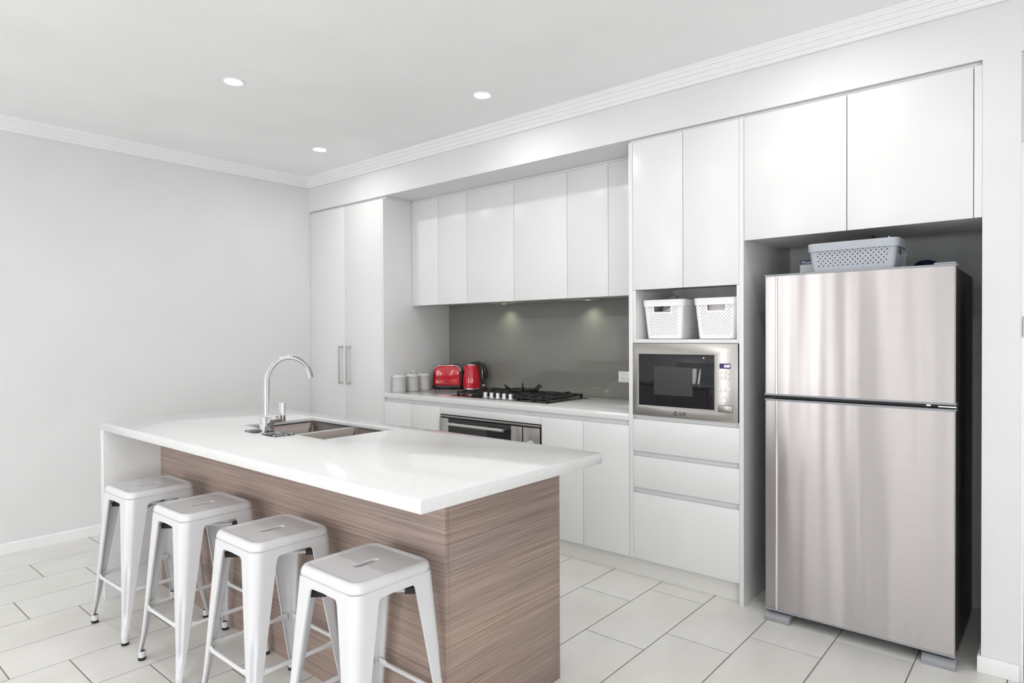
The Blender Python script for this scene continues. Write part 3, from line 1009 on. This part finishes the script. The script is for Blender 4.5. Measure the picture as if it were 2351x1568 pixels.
# ------------------------------------------------------------------ stools
def make_stool():
    t = thing('metal_stool', '', 'stool', (0, 0, 0), 'white metal stools along the island')
    # seat pan with hand slot
    N = 6
    outer = [(0.1500, 0.040, 0.6165), (0.1495, 0.040, 0.6250), (0.1470, 0.039, 0.6360), (0.1420, 0.037, 0.6430), (0.1350, 0.034, 0.6458), (0.1285, 0.031, 0.6455), (0.1240, 0.029, 0.6427), (0.1205, 0.027, 0.6416), (0.1185, 0.026, 0.6415), (0.1140, 0.024, 0.6415)]
    V, F = [], []
    for hh, r, z in outer:
        V += [(p[0], p[1], z) for p in rrect(hh, hh, r, N)]
    slot_hx, slot_hy, sr = 0.0115, 0.0435, 0.0114
    for hx, hy, r, z in ((slot_hx + 0.008, slot_hy + 0.008, sr + 0.008, 0.6415), (slot_hx + 0.003, slot_hy + 0.003, sr + 0.003, 0.6415), (slot_hx, slot_hy, sr, 0.6395), (slot_hx, slot_hy, sr, 0.6330)):
        V += [(p[0], p[1], z) for p in rrect(hx, hy, r, N)]
    m_ = 4 * (N + 1)
    rows = len(outer) + 4
    for j in range(rows - 1):
        for i in range(m_):
            q = (i + 1) % m_
            F.append((j * m_ + i, j * m_ + q, (j + 1) * m_ + q, (j + 1) * m_ + i))
    make('seat', V, F, M_stool, t, smooth=True, local=True, solid=0.0012, angle=60)

    # legs: folded sheet, wide at the top, closing to a foot, quarter of the apron included
    def prof(z):
        s = (0.6165 - z) / 0.6165
        a = 0.1500 + 0.037 * s + 0.009 * max(0, (s - 0.72) / 0.28) ** 2
        r = 0.036 + (0.0165 - 0.036) * min(1, s / 0.9)
        w = 0.047 * (1 - s / 0.93) + 0.004 if s < 0.93 else 0.004
        w = max(0.003, w)
        return a, r, w
    zs = [0.6165, 0.606, 0.5935, 0.5915, 0.588, 0.583, 0.576, 0.55, 0.51, 0.46, 0.41, 0.37, 0.34, 0.32, 0.30, 0.26, 0.22, 0.18, 0.15, 0.135, 0.12, 0.095, 0.07, 0.05, 0.034]
    NF, NA = 5, 10
    V, F = [], []
    for z in zs:
        a, r, w = prof(z)
        full = a - r
        if z >= 0.593:
            w = full
        elif z > 0.576:
            q = (z - 0.576) / (0.593 - 0.576)
            w = w + 0.013 * (1 - math.sqrt(max(0, 1 - q * q)))
        row = [(a - r - w, a - 0.007)]
        for i in range(NF):
            row.append((a - r - w * (1 - i / NF), a))
        for i in range(NA + 1):
            an = PI / 2 - PI / 2 * i / NA
            rr = r
            gz = max(0.0, min(1.0, (0.335 - z) / 0.02)) * max(0.0, min(1.0, (z - 0.10) / 0.02))
            dm = abs(i - NA / 2) / (NA / 2)
            rr -= 0.0095 * gz * max(0, 1 - (dm / 0.5) ** 2)
            row.append((a - r + rr * math.cos(an), a - r + rr * math.sin(an)))
        for i in range(1, NF + 1):
            row.append((a, a - r - w * i / NF))
        row.append((a - 0.007, a - r - w))
        V += [(x, y, z) for x, y in row]
    m_ = 2 * NF + NA + 3
    for j in range(len(zs) - 1):
        for i in range(m_ - 1):
            F.append((j * m_ + i, j * m_ + i + 1, (j + 1) * m_ + i + 1, (j + 1) * m_ + i))
    for k in range(4):
        c, s = round(math.cos(k * PI / 2)), round(math.sin(k * PI / 2))
        Vk = [(x * c - y * s, x * s + y * c, z) for x, y, z in V]
        lg = make('leg', Vk, F, M_stool, t, smooth=True, local=True, angle=50)
        a, r, w = prof(0.03)
        fx, fy = (a - 0.0150) * (c - s), (a - 0.0150) * (s + c)
        v, f = lathe_vf([(0.0136, 0.012), (0.0142, 0.038), (0.0130, 0.038), (0.0130, 0.014)], (fx, fy, 0), 20, cap=False)
        make('foot_sleeve', v, f, M_stool, lg, smooth=True, local=True)
        v, f = lathe_vf([(0.0138, 0.0), (0.0148, 0.003), (0.0148, 0.011), (0.0129, 0.0125), (0.0129, 0.034), (0.0, 0.034)], (fx, fy, 0), 20, cap=False)
        make('rubber_foot', v, f, M_rubber, lg, smooth=True, local=True)
    # footrest rails with flattened ends
    zr = 0.224
    a, r, w = prof(zr)
    y = a - 0.006
    L_ = a - r * 0.95
    for k in range(4):
        c, s = round(math.cos(k * PI / 2)), round(math.sin(k * PI / 2))
        V, F = [], []
        st = [(-L_, 0.0030, 0.0125), (-L_ + 0.030, 0.0034, 0.0125), (-L_ + 0.045, 0.0075, 0.0080), (-L_ + 0.055, 0.0078, 0.0078),
              (L_ - 0.055, 0.0078, 0.0078), (L_ - 0.045, 0.0075, 0.0080), (L_ - 0.030, 0.0034, 0.0125), (L_, 0.0030, 0.0125)]
        for x, ry, rz in st:
            for i in range(12):
                an = 2 * PI * i / 12
                px, py, pz = x, -y + ry * math.cos(an), zr + rz * math.sin(an)
                V.append((px * c - py * s, px * s + py * c, pz))
        for j in range(len(st) - 1):
            for i in range(12):
                q = (i + 1) % 12
                F.append((j * 12 + i, j * 12 + q, (j + 1) * 12 + q, (j + 1) * 12 + i))
        make('footrest_rail', V, F, M_stool, t, smooth=True, local=True)
    # crossed braces under the seat with black stacking pads
    for k, zb in ((1, 0.5530), (-1, 0.5405)):
        v, f = tube_vf([(-0.128, -0.128 * k, zb), (0.128, 0.128 * k, zb)], 0.0062, 10)
        br = make('brace', v, f, M_stool, t, smooth=True, local=True)
        for e_ in (-1, 1):
            v, f = tube_vf([(e_ * 0.084, e_ * 0.084 * k, zb), (e_ * 0.116, e_ * 0.116 * k, zb)], 1.0, sect=rrect(0.0095, 0.010, 0.002, 2))
            make('stacking_pad', v, f, M_rubber, br, local=True)
    return t


stool = make_stool()
SP = [(-3.270, 1.198, 1.5, 'white metal stool beside the stone waterfall end, farthest from the picture front'),
      (-2.722, 1.204, 1.0, 'white metal stool second from the stone waterfall end'),
      (-2.172, 1.207, 0.0, 'white metal stool third from the stone waterfall end'),
      (-1.622, 1.207, 0.0, 'white metal stool nearest the free corner of the island')]
for i, (x, y, rz, lab) in enumerate(SP):
    o = stool if i == 0 else copy_tree(stool)
    o.location = (x, y, 0)
    o.rotation_euler = (0, 0, math.radians(rz))
    o['label'] = lab

# ------------------------------------------------------------------ toaster
def arch(hw_b, hw_t, z0, z1, r, n=8):
    out = [(-hw_b, z0), (hw_b, z0)]
    for i in range(n + 1):
        a = PI / 2 * i / n
        out.append((hw_t - r + r * math.cos(a) + (hw_b - hw_t) * 0.0, z1 - r * 0.85 + r * 0.85 * math.sin(a)))
    for i in range(n + 1):
        a = PI / 2 + PI / 2 * i / n
        out.append((-hw_t + r + r * math.cos(a), z1 - r * 0.85 + r * 0.85 * math.sin(a)))
    return out


t = thing('toaster', 'red two slot toaster with chrome top beside the canisters', 'toaster', (-3.806, 3.672, 0.900), None, math.radians(30))
pr = arch(0.117, 0.110, 0.030, 0.196, 0.062)
v, f = prism_vf(pr, 'Y', -0.060, 0.060)
make('chrome_body', v, f, M_chrome, t, local=True, bevel=0.003)
for s, nm in ((-1, 'front_shell'), (1, 'rear_shell')):
    p0 = arch(0.117, 0.109, 0.032, 0.192, 0.060)
    p1 = arch(0.116, 0.108, 0.032, 0.190, 0.059)
    p2 = arch(0.110, 0.101, 0.036, 0.182, 0.055)
    p3 = arch(0.090, 0.082, 0.050, 0.160, 0.045)
    V, F = [], []
    for p, yy in ((p0, 0.0602), (p1, 0.068), (p2, 0.0735), (p3, 0.0765)):
        V += [(q[0], s * yy, q[1]) for q in p]
    m_ = len(p0)
    for j in range(3):
        for i in range(m_):
            q = (i + 1) % m_
            F.append((j * m_ + i, j * m_ + q, (j + 1) * m_ + q, (j + 1) * m_ + i))
    F.append(tuple(3 * m_ + i for i in range(m_)))
    F.append(tuple(range(m_)))
    make(nm, V, F, M_red, t, smooth=True, local=True, angle=50)['label'] = 'glossy red enamel panel'
v, f = box_vf(0.1135, 0.1215, -0.050, 0.050, 0.032, 0.150)
ep = make('control_end', v, f, M_black, t, local=True, bevel=0.003)
v, f = box_vf(0.1215, 0.138, -0.014, 0.014, 0.115, 0.124)
make('lever', v, f, M_black, ep, local=True, bevel=0.002)
v, f = box_vf(-0.1215, -0.1135, -0.050, 0.050, 0.032, 0.150)
make('rear_end', v, f, M_black, t, local=True, bevel=0.003)
v, f = prism_vf(rrect(0.122, 0.072, 0.02, 4), 'Z', 0.010, 0.033)
make('base', v, f, M_black, t, local=True, bevel=0.003)
for sx in (-1, 1):
    for sy in (-1, 1):
        v, f = lathe_vf([(0.008, 0.0), (0.009, 0.010)], (sx * 0.100, sy * 0.052, 0), 12)
        make('foot', v, f, M_rubber, t, local=True, smooth=True)
for yy in (-0.024, 0.024):
    v, f = box_vf(-0.068, 0.068, yy - 0.010, yy + 0.010, 0.1955, 0.1972)
    make('bread_slot', v, f, M_slot, t, local=True)
v, f = box_vf(-0.020, 0.020, -0.0772, -0.0763, 0.0600, 0.0635)
make('maker_plate', v, f, M_print, t, local=True)

# ------------------------------------------------------------------ kettle
kx, ky = -3.574, 3.697
KA = math.radians(40)
t = thing('electric_kettle', 'red electric kettle with curved black handle beside the toaster', 'kettle', (kx, ky, 0.900), None, KA)
v, f = lathe_vf([(0.072, 0.0), (0.074, 0.004), (0.074, 0.008), (0.070, 0.0095)], (0, 0, 0), 40)
make('power_base', v, f, M_black, t, smooth=True, local=True)
v, f = lathe_vf([(0.071, 0.0100), (0.0725, 0.0105), (0.0725, 0.0175), (0.0705, 0.018)], (0, 0, 0), 40)
make('chrome_band', v, f, M_chrome, t, smooth=True, local=True)
v, f = lathe_vf([(0.0690, 0.0185), (0.0700, 0.024), (0.0705, 0.055), (0.0685, 0.095), (0.0640, 0.130), (0.0570, 0.160), (0.0490, 0.186), (0.0425, 0.1975), (0.0400, 0.199)], (0, 0, 0), 40)
bd = make('kettle_body', v, f, M_red, t, smooth=True, local=True)
v, f = prism_vf([(-0.018, 0.0), (0.018, 0.0), (0.0, -0.030)], 'Z', 0.168, 0.196)
sv = []
for (w_, dd, zz) in ((0.002, 0.058, 0.150), (0.012, 0.066, 0.178), (0.017, 0.068, 0.194)):
    sv += [(-0.040, -w_, zz), (-dd, 0.0, zz), (-0.040, w_, zz)]
sf = [(0, 1, 4, 3), (1, 2, 5, 4), (3, 4, 7, 6), (4, 5, 8, 7), (0, 3, 6, 8, 5, 2), (6, 7, 8), (0, 2, 1)]
make('spout', sv, sf, M_red, t, local=True, smooth=True)
v, f = lathe_vf([(0.0405, 0.199), (0.0395, 0.2035), (0.030, 0.208), (0.012, 0.2105), (0.0, 0.211)], (0, 0, 0), 32, cap=False)
ld = make('lid', v, f, M_chrome, t, smooth=True, local=True)
v, f = lathe_vf([(0.011, 0.2095), (0.013, 0.214), (0.013, 0.219), (0.008, 0.222), (0.0, 0.2225)], (0, 0, 0), 20, cap=False)
make('lid_knob', v, f, M_black, ld, smooth=True, local=True)
hp = [(0.012, 0, 0.2135), (0.035, 0, 0.2160), (0.058, 0, 0.2130), (0.080, 0, 0.2020), (0.098, 0, 0.182), (0.110, 0, 0.155), (0.1155, 0, 0.125), (0.1165, 0, 0.098), (0.1165, 0, 0.088)]
v, f = tube_vf(hp, [0.008, 0.011, 0.0145, 0.0155, 0.0145, 0.0130, 0.0115, 0.0105, 0.007], 12)
make('handle', v, f, M_black, t, smooth=True, local=True)
v, f = joinvf([tube_vf([(0.043, 0, 0.190), (0.0655, 0, 0.150), (0.0735, 0, 0.110), (0.0755, 0, 0.070), (0.0740, 0, 0.028)], [0.014, 0.011, 0.010, 0.010, 0.011], 10)])
make('handle_spine', v, f, M_black, t, smooth=True, local=True)
v, f = box_vf(0.083, 0.086, -0.003, 0.003, 0.085, 0.165)
make('water_gauge', v, f, M_sil, t, local=True, bevel=0.001)
v, f = box_vf(0.078, 0.104, -0.006, 0.006, 0.0345, 0.0430)
make('switch', v, f, M_white, t, local=True, bevel=0.0025)

# ------------------------------------------------------------------ canisters
prof = [(0.0500, 0.0), (0.0520, 0.002), (0.0520, 0.010)]
for i in range(11):
    z = 0.012 + i * 0.0052
    prof += [(0.0520, z), (0.0530, z + 0.0013), (0.0530, z + 0.0026), (0.0520, z + 0.0040)]
prof += [(0.0520, 0.072), (0.0520, 0.113), (0.0530, 0.115)]
lidp = [(0.0535, 0.1150), (0.0550, 0.1165), (0.0545, 0.1190), (0.0500, 0.1230), (0.0420, 0.1290), (0.0300, 0.1335), (0.0150, 0.1355), (0.0, 0.1360)]
hnd = [(-0.036, 0, 0.1370), (-0.030, 0, 0.1385), (-0.0225, 0, 0.1388), (-0.0195, 0, 0.1440), (-0.0150, 0, 0.1515), (-0.0080, 0, 0.1572), (0.0, 0, 0.1590),
       (0.0080, 0, 0.1572), (0.0150, 0, 0.1515), (0.0195, 0, 0.1440), (0.0225, 0, 0.1388), (0.030, 0, 0.1385), (0.036, 0, 0.1370)]


def make_canister():
    t = thing('canister', '', 'canister', (0, 0, 0), 'grey enamel canisters on the bench')
    v, f = lathe_vf(prof, (0, 0, 0), 36)
    make('tin_body', v, f, M_can, t, smooth=True, local=True, angle=70)
    v, f = lathe_vf(lidp, (0, 0, 0), 36, cap=False)
    l = make('lid', v, f, M_canlid, t, smooth=True, local=True)
    v, f = tube_vf(hnd, 0.0016, 8)
    h = make('handle', v, f, M_chrome, l, smooth=True, local=True)
    v, f = joinvf([lathe_vf([(0.0035, 0.1325), (0.0035, 0.1375), (0.0, 0.1385)], (s * 0.031, 0, 0), 10) for s in (-1, 1)])
    make('rivets', v, f, M_chrome, h, smooth=True, local=True)
    # embossed scroll on the upper half
    P = []
    for k in range(3):
        a0 = -2.3 + 0.55 * k
        pts = []
        for i in range(14):
            q = i / 13 * 4.2
            rr = 0.003 + 0.0026 * q
            u, w_ = rr * math.cos(q), rr * math.sin(q) * 0.9
            a = a0 + u / 0.0525 + 0.9
            pts.append((0.0524 * math.cos(a - 0.35), 0.0524 * math.sin(a - 0.35), 0.092 + w_))
        P.append(tube_vf(pts, 0.0009, 5))
    v, f = joinvf(P)
    make('embossed_scroll', v, f, M_can, t, smooth=True, local=True)
    return t


can = make_canister()
for i, (y, lab) in enumerate(((3.222, 'grey enamel canister nearest the bench edge, first in the row'), (3.352, 'grey enamel canister in the middle of the row of three'), (3.470, 'grey enamel canister next to the red toaster'))):
    o = can if i == 0 else copy_tree(can)
    o.location = (-3.8935, y, 0.900)
    o.rotation_euler = (0, 0, math.radians(38))
    o['label'] = lab

# ------------------------------------------------------------------ perforated baskets
def make_basket(name, label, cx, cy, z0, lx, ly, h, m, rimh, hole_front=None, hole_side=None, group=None, cell=0.0088, taper=0.018, rim_out=0.006):
    t = thing(name, label, 'basket', (cx, cy, z0), group)
    hx, hy, r = lx / 2 - rim_out, ly / 2 - rim_out, 0.019
    # perimeter points
    segs = []
    per = []

    def add_line(a, b):
        L_ = math.dist(a, b)
        n_ = max(2, 2 * round(L_ / cell / 2))
        for i in range(n_):
            per.append((a[0] + (b[0] - a[0]) * i / n_, a[1] + (b[1] - a[1]) * i / n_, True))

    def add_arc(c, a0):
        n_ = 6
        for i in range(n_):
            a = a0 + PI / 2 * i / n_
            per.append((c[0] + r * math.cos(a), c[1] + r * math.sin(a), False))
    add_line((-hx + r, -hy), (hx - r, -hy))
    add_arc((hx - r, -hy + r), -PI / 2)
    add_line((hx, -hy + r), (hx, hy - r))
    add_arc((hx - r, hy - r), 0)
    add_line((hx - r, hy), (-hx + r, hy))
    add_arc((-hx + r, hy - r), PI / 2)
    add_line((-hx, hy - r), (-hx, -hy + r))
    add_arc((-hx + r, -hy + r), PI)
    n_ = len(per)
    zb, zt = 0.012, h - rimh * 0.55
    rows = max(3, round((zt - zb) / (cell * 1.05)))

    def P(i, j, fx=0.5, fy=0.5):
        a, b = per[i % n_], per[(i + 1) % n_]
        x, y = a[0] + (b[0] - a[0]) * fx, a[1] + (b[1] - a[1]) * fx
        z = zb + (zt - zb) * (j + fy) / rows
        k_ = 1 - taper / hx * (1 - z / h)
        k2 = 1 - taper / hy * (1 - z / h)
        return (x * k_, y * k2, z)
    V, F = [], []
    idx = {}

    def vert(i, j):
        key = (i % n_, j)
        if key not in idx:
            idx[key] = len(V)
            V.append(P(i, j, 0, 0))
        return idx[key]
    for i in range(n_):
        for j in range(rows):
            cxm, cym, czm = P(i, j)
            if hole_front and cym < -hy + 0.03 and hole_front[0] < cxm < hole_front[1] and hole_front[2] < czm < hole_front[3]:
                continue
            if hole_side and cxm > hx - 0.03 and hole_side[0] < cym < hole_side[1] and hole_side[2] < czm < hole_side[3]:
                continue
            q = [vert(i, j), vert(i + 1, j), vert(i + 1, j + 1), vert(i, j + 1)]
            near = False
            if hole_front and cym < -hy + 0.03 and hole_front[0] - 0.009 < cxm < hole_front[1] + 0.009 and hole_front[2] - 0.012 < czm:
                near = True
            if per[i][2] and per[(i + 1) % n_][2] and per[i - 1][2] and (i + j) % 2 == 0 and 1 <= j < rows - 1 and not near:
                b0 = len(V)
                e_ = 0.33
                for fx, fy in ((0.5, 0.5 - e_), (0.5 + e_, 0.5), (0.5, 0.5 + e_), (0.5 - e_, 0.5)):
                    V.append(P(i, j, fx, fy))
                for s in range(4):
                    F.append((q[s], q[(s + 1) % 4], b0 + s))
                    F.append((q[(s + 1) % 4], b0 + (s + 1) % 4, b0 + s))
            else:
                F.append(tuple(q))
    # lower band and bottom
    bot = []
    for i in range(n_):
        x, y, z = P(i, 0, 0, 0)
        bot.append(len(V))
        V.append((x * 0.99, y * 0.99, 0.003))
    for i in range(n_):
        F.append((bot[i], bot[(i + 1) % n_], vert(i + 1, 0), vert(i, 0)))
    bot2 = []
    for i in range(n_):
        x, y, z = V[bot[i]]
        bot2.append(len(V))
        V.append((x * 0.96, y * 0.96, 0.0015))
    for i in range(n_):
        F.append((bot[i], bot[(i + 1) % n_], bot2[(i + 1) % n_], bot2[i])[::-1])
    F.append(tuple(bot2))
    make('wall_shell', V, F, m, t, local=True, solid=0.0018)
    # rim band
    V, F = [], []
    ro = [p for p in rrect(lx / 2, ly / 2, 0.032, 8)]
    ro2 = [p for p in rrect(lx / 2 - 0.002, ly / 2 - 0.002, 0.031, 8)]
    ri = [p for p in rrect(lx / 2 - 0.008, ly / 2 - 0.008, 0.026, 8)]
    lay = [(ri, h - rimh), (ro2, h - rimh), (ro, h - 0.003), (ro2, h), (ri, h), (ri, h - rimh)]
    for p, z in lay:
        V += [(q[0], q[1], z) for q in p]
    m_ = len(ro)
    for j in range(len(lay) - 1):
        for i in range(m_):
            q = (i + 1) % m_
            F.append((j * m_ + i, j * m_ + q, (j + 1) * m_ + q, (j + 1) * m_ + i))
    make('rim', V, F, m, t, smooth=True, local=True, angle=35)
    return t


bx1 = make_basket('storage_basket', 'white perforated basket on the open shelf, left of the pair', (-1.759 - 1.510) / 2, 3.160 + 0.172, 1.3107, 0.249, 0.344, 0.213, M_basket, 0.036,
                  hole_front=(-0.052, 0.042, 0.150, 0.180), group='white baskets on the open shelf')
bx2 = make_basket('storage_basket', 'white perforated basket on the open shelf, right of the pair', (-1.462 - 1.2215) / 2, 3.160 + 0.172, 1.3107, 0.2405, 0.344, 0.2125, M_basket, 0.036,
                  hole_front=(-0.044, 0.052, 0.150, 0.180), group='white baskets on the open shelf')
gb = make_basket('storage_basket', 'pale grey perforated basket on top of the refrigerator', (-0.884 - 0.518) / 2, 3.098 + 0.105, 1.6115, 0.366, 0.210, 0.130, M_gbasket, 0.036,
                 hole_side=(-0.040, 0.040, 0.068, 0.098), cell=0.0105, taper=0.014)

# things kept in the baskets
o = box('dark_carton', -1.728, -1.542, 3.200, 3.46, 1.3145, 1.462, M_inside, None, 0.004)  # dark block added so the basket holes read as shaded
tag(o, 'dark carton inside the left white basket', 'carton')
v = [(-1.66, 3.19, 1.463), (-1.545, 3.20, 1.463), (-1.545, 3.21, 1.515), (-1.66, 3.20, 1.470)]
o = make('folded_papers', *prism_vf([(-1.645, 1.464), (-1.545, 1.464), (-1.545, 1.506)], 'Y', 3.202, 3.225), M_paper, None, bevel=0.001)
tag(o, 'white folded papers behind the handle of the left white basket', 'papers')
# crumpled clear bag bulging above the left basket
V, F = [], []
nu, nv = 28, 10
for j in range(nv + 1):
    ph = PI / 2 * j / nv
    for i in range(nu):
        th = 2 * PI * i / nu
        w_ = 1 + 0.08 * math.sin(5 * th + 2 * ph) + 0.05 * math.sin(9 * th + 1.3) + random.uniform(-0.025, 0.025)
        V.append((-1.640 + 0.072 * w_ * math.cos(th) * math.cos(ph), 3.36 + 0.11 * w_ * math.sin(th) * math.cos(ph), 1.4640 + 0.082 * math.sin(ph) * w_))
for j in range(nv):
    for i in range(nu):
        q = (i + 1) % nu
        F.append((j * nu + i, j * nu + q, (j + 1) * nu + q, (j + 1) * nu + i))
F.append(tuple(range(nu)))
o = make('plastic_bag', V, F, M_bag, None, smooth=True)
tag(o, 'crumpled translucent bag bulging above the left white basket', 'bag')
o = box('printed_carton', -1.428, -1.256, 3.198, 3.47, 1.3145, 1.495, M_paper, None, 0.003)
tag(o, 'white printed carton inside the right white basket', 'carton')
pk = box('orange_panel', -1.427, -1.390, 3.1970, 3.1979, 1.45, 1.49, M_orange, o)
box('print_line', -1.36, -1.30, 3.1972, 3.1979, 1.472, 1.474, M_grey, o)
o = box('white_tray', -1.40, -1.262, 3.38, 3.47, 1.4957, 1.535, M_paper, None, 0.004)
tag(o, 'white tray showing above the back of the right basket', 'tray')

o = box('dark_pouch', -0.852, -0.552, 3.132, 3.275, 1.6160, 1.715, M_inside, None, 0.006)
tag(o, 'dark pouch filling the pale grey basket', 'pouch')
o = prism('paper_bag', [(-0.600, 1.7155), (-0.545, 1.7155), (-0.555, 1.745), (-0.572, 1.7605)], 'Y', 3.19, 3.20, M_paper, None, bevel=0.0008)
tag(o, 'white paper corner sticking out of the pale grey basket', 'paper')
o = tube('dark_bottle', [(-0.632, 3.20, 1.7155), (-0.632, 3.20, 1.755), (-0.632, 3.20, 1.765), (-0.632, 3.20, 1.769)], [0.0075, 0.0075, 0.006, 0.002], M_black, None, 12)
tag(o, 'small black bottle cap rising from the pale grey basket', 'bottle')
o = lathe('red_lid', [(0.020, 1.7155), (0.020, 1.7455), (0.016, 1.7475)], (-0.735, 3.20, 0), mat('red_plastic', (0.35, 0.01, 0.01), 0.4), None, 20)
tag(o, 'red lid just showing above the pale grey basket rim', 'lid')

# ------------------------------------------------------------------ refrigerator
t = thing('refrigerator', 'stainless steel two door refrigerator standing in the recess', 'refrigerator', (-0.686, 3.4, 0))
FX0, FX1, FY = -1.0565, -0.3160, 3.064
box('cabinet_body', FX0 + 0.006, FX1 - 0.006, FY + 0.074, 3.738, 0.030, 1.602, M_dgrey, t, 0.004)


def fdoor(z0, z1, nm):
    # slightly bowed steel skin
    pts = [(FX0, FY + 0.006), (FX0 + 0.003, FY + 0.0015), (FX0 + 0.048, FY)]
    N_ = 16
    for i in range(N_ + 1):
        x = -1.000 + (FX1 - 0.006 - -1.000) * i / N_
        u = 2 * i / N_ - 1
        pts.append((x, FY - 0.0045 * (1 - u * u)))
    pts += [(FX1 - 0.001, FY + 0.0025), (FX1, FY + 0.008), (FX1, FY + 0.020), (FX0, FY + 0.020)]
    d = make(nm, *prism_vf(pts, 'Z', z0 + 0.008, z1 - 0.008), M_fridge, t, smooth=True, angle=25)
    box('door_liner', FX0 + 0.003, FX1 - 0.004, FY + 0.0205, FY + 0.062, z0 + 0.004, z1 - 0.004, M_grey, d, 0.002)
    box('gasket', FX0 + 0.012, FX1 - 0.012, FY + 0.0625, FY + 0.0735, z0 + 0.01, z1 - 0.01, M_black, d)
    for za, zb in ((z0, z0 + 0.0078), (z1 - 0.0078, z1)):
        box('edge_trim', FX0 - 0.0005, FX1 + 0.0005, FY - 0.005, FY + 0.060, za, zb, M_grey, d, 0.0015)
    tube('chrome_strip', [(-1.0035, FY - 0.0015, z0 + 0.0075), (-1.0035, FY - 0.0015, z1 - 0.0075)], 0.0052, M_chrome, d, 12)
    return d


fdoor(0.050, 1.0345, 'lower_door')
u_ = fdoor(1.0515, 1.6110, 'upper_door')
box('hinge_cover', FX1 - 0.075, FX1 - 0.002, FY + 0.002, FY + 0.12, 1.6112, 1.619, M_grey, t, 0.003)
box('mid_hinge', FX1 - 0.060, FX1 + 0.001, FY + 0.006, FY + 0.07, 1.0395, 1.0465, M_satin, t, 0.001)
box('badge', FX1 - 0.098, FX1 - 0.083, FY - 0.0062, FY - 0.0052, 1.0440, 1.0505, M_white, t)
for (a, b) in ((FX0 - 0.001, -0.946), (-0.430, FX1 + 0.001)):
    ft = prism('foot_cover', [(3.052, 0.0), (3.052, 0.020), (3.075, 0.036), (3.135, 0.040), (3.135, 0.0)], 'X', a, b, M_grey, t, bevel=0.002)
lathe('levelling_screw', [(0.010, 0.040), (0.010, 0.049)], (-0.345, 3.085, 0), M_black, t, 14)
box('base_grille', FX0 + 0.02, FX1 - 0.02, 3.15, 3.17, 0.012, 0.032, M_black, t)

# things on the refrigerator
t = thing('packet_box', 'small white box with navy label behind the grey basket', 'box', (-0.93, 3.36, 1.6025))
box('carton', -0.983, -0.880, 3.345, 3.385, 1.6025, 1.697, M_paper, t, 0.001)
box('label_band', -0.9832, -0.8798, 3.3442, 3.3449, 1.676, 1.697, M_navy, t)
text('label_name', 'Minab', 0.0195, M_paper, t, (-0.978, 3.3438, 1.6855), align='LEFT', shear=0.2)
box('print_line', -0.975, -0.93, 3.3444, 3.3449, 1.6365, 1.638, M_grey, t)
box('print_line', -0.975, -0.90, 3.3444, 3.3449, 1.628, 1.6295, M_grey, t)
t = thing('clear_tub', 'clear plastic tub with lid right of the grey basket', 'container', (-0.592, 3.47, 1.6025))
v, f = lathe_vf([(0.038, 1.6028), (0.042, 1.61), (0.0450, 1.688), (0.0440, 1.688), (0.041, 1.612), (0.0, 1.606)], (-0.592, 3.47, 0), 28, cap=False)
make('tub', v, f, M_tub, t, smooth=True)
lathe('lid', [(0.0455, 1.690), (0.0500, 1.690), (0.0505, 1.695), (0.0485, 1.706), (0.0465, 1.710), (0.0, 1.7085)], (-0.592, 3.47, 0), M_tub, t, 28, cap=False)
V, F = [], []
nu, nv = 26, 8
for j in range(nv + 1):
    ph = PI / 2 * j / nv
    for i in range(nu):
        th = 2 * PI * i / nu
        w_ = 1 + 0.10 * math.sin(4 * th + ph) + 0.07 * math.sin(7 * th + 0.6) + random.uniform(-0.03, 0.03)
        V.append((-0.478 + 0.058 * w_ * math.cos(th) * math.cos(ph) ** 0.8, 3.50 + 0.07 * w_ * math.sin(th) * math.cos(ph), 1.6025 + 0.070 * math.sin(ph) * (1 if j < nv else 1.0) * (0.85 + 0.15 * w_)))
for j in range(nv):
    for i in range(nu):
        q = (i + 1) % nu
        F.append((j * nu + i, j * nu + q, (j + 1) * nu + q, (j + 1) * nu + i))
F.append(tuple(range(nu)))
F.append(tuple(nv * nu + i for i in range(nu)))
o = make('crumpled_cloth', V, F, M_blue, None, smooth=True)
tag(o, 'crumpled navy cloth on top of the refrigerator', 'cloth')
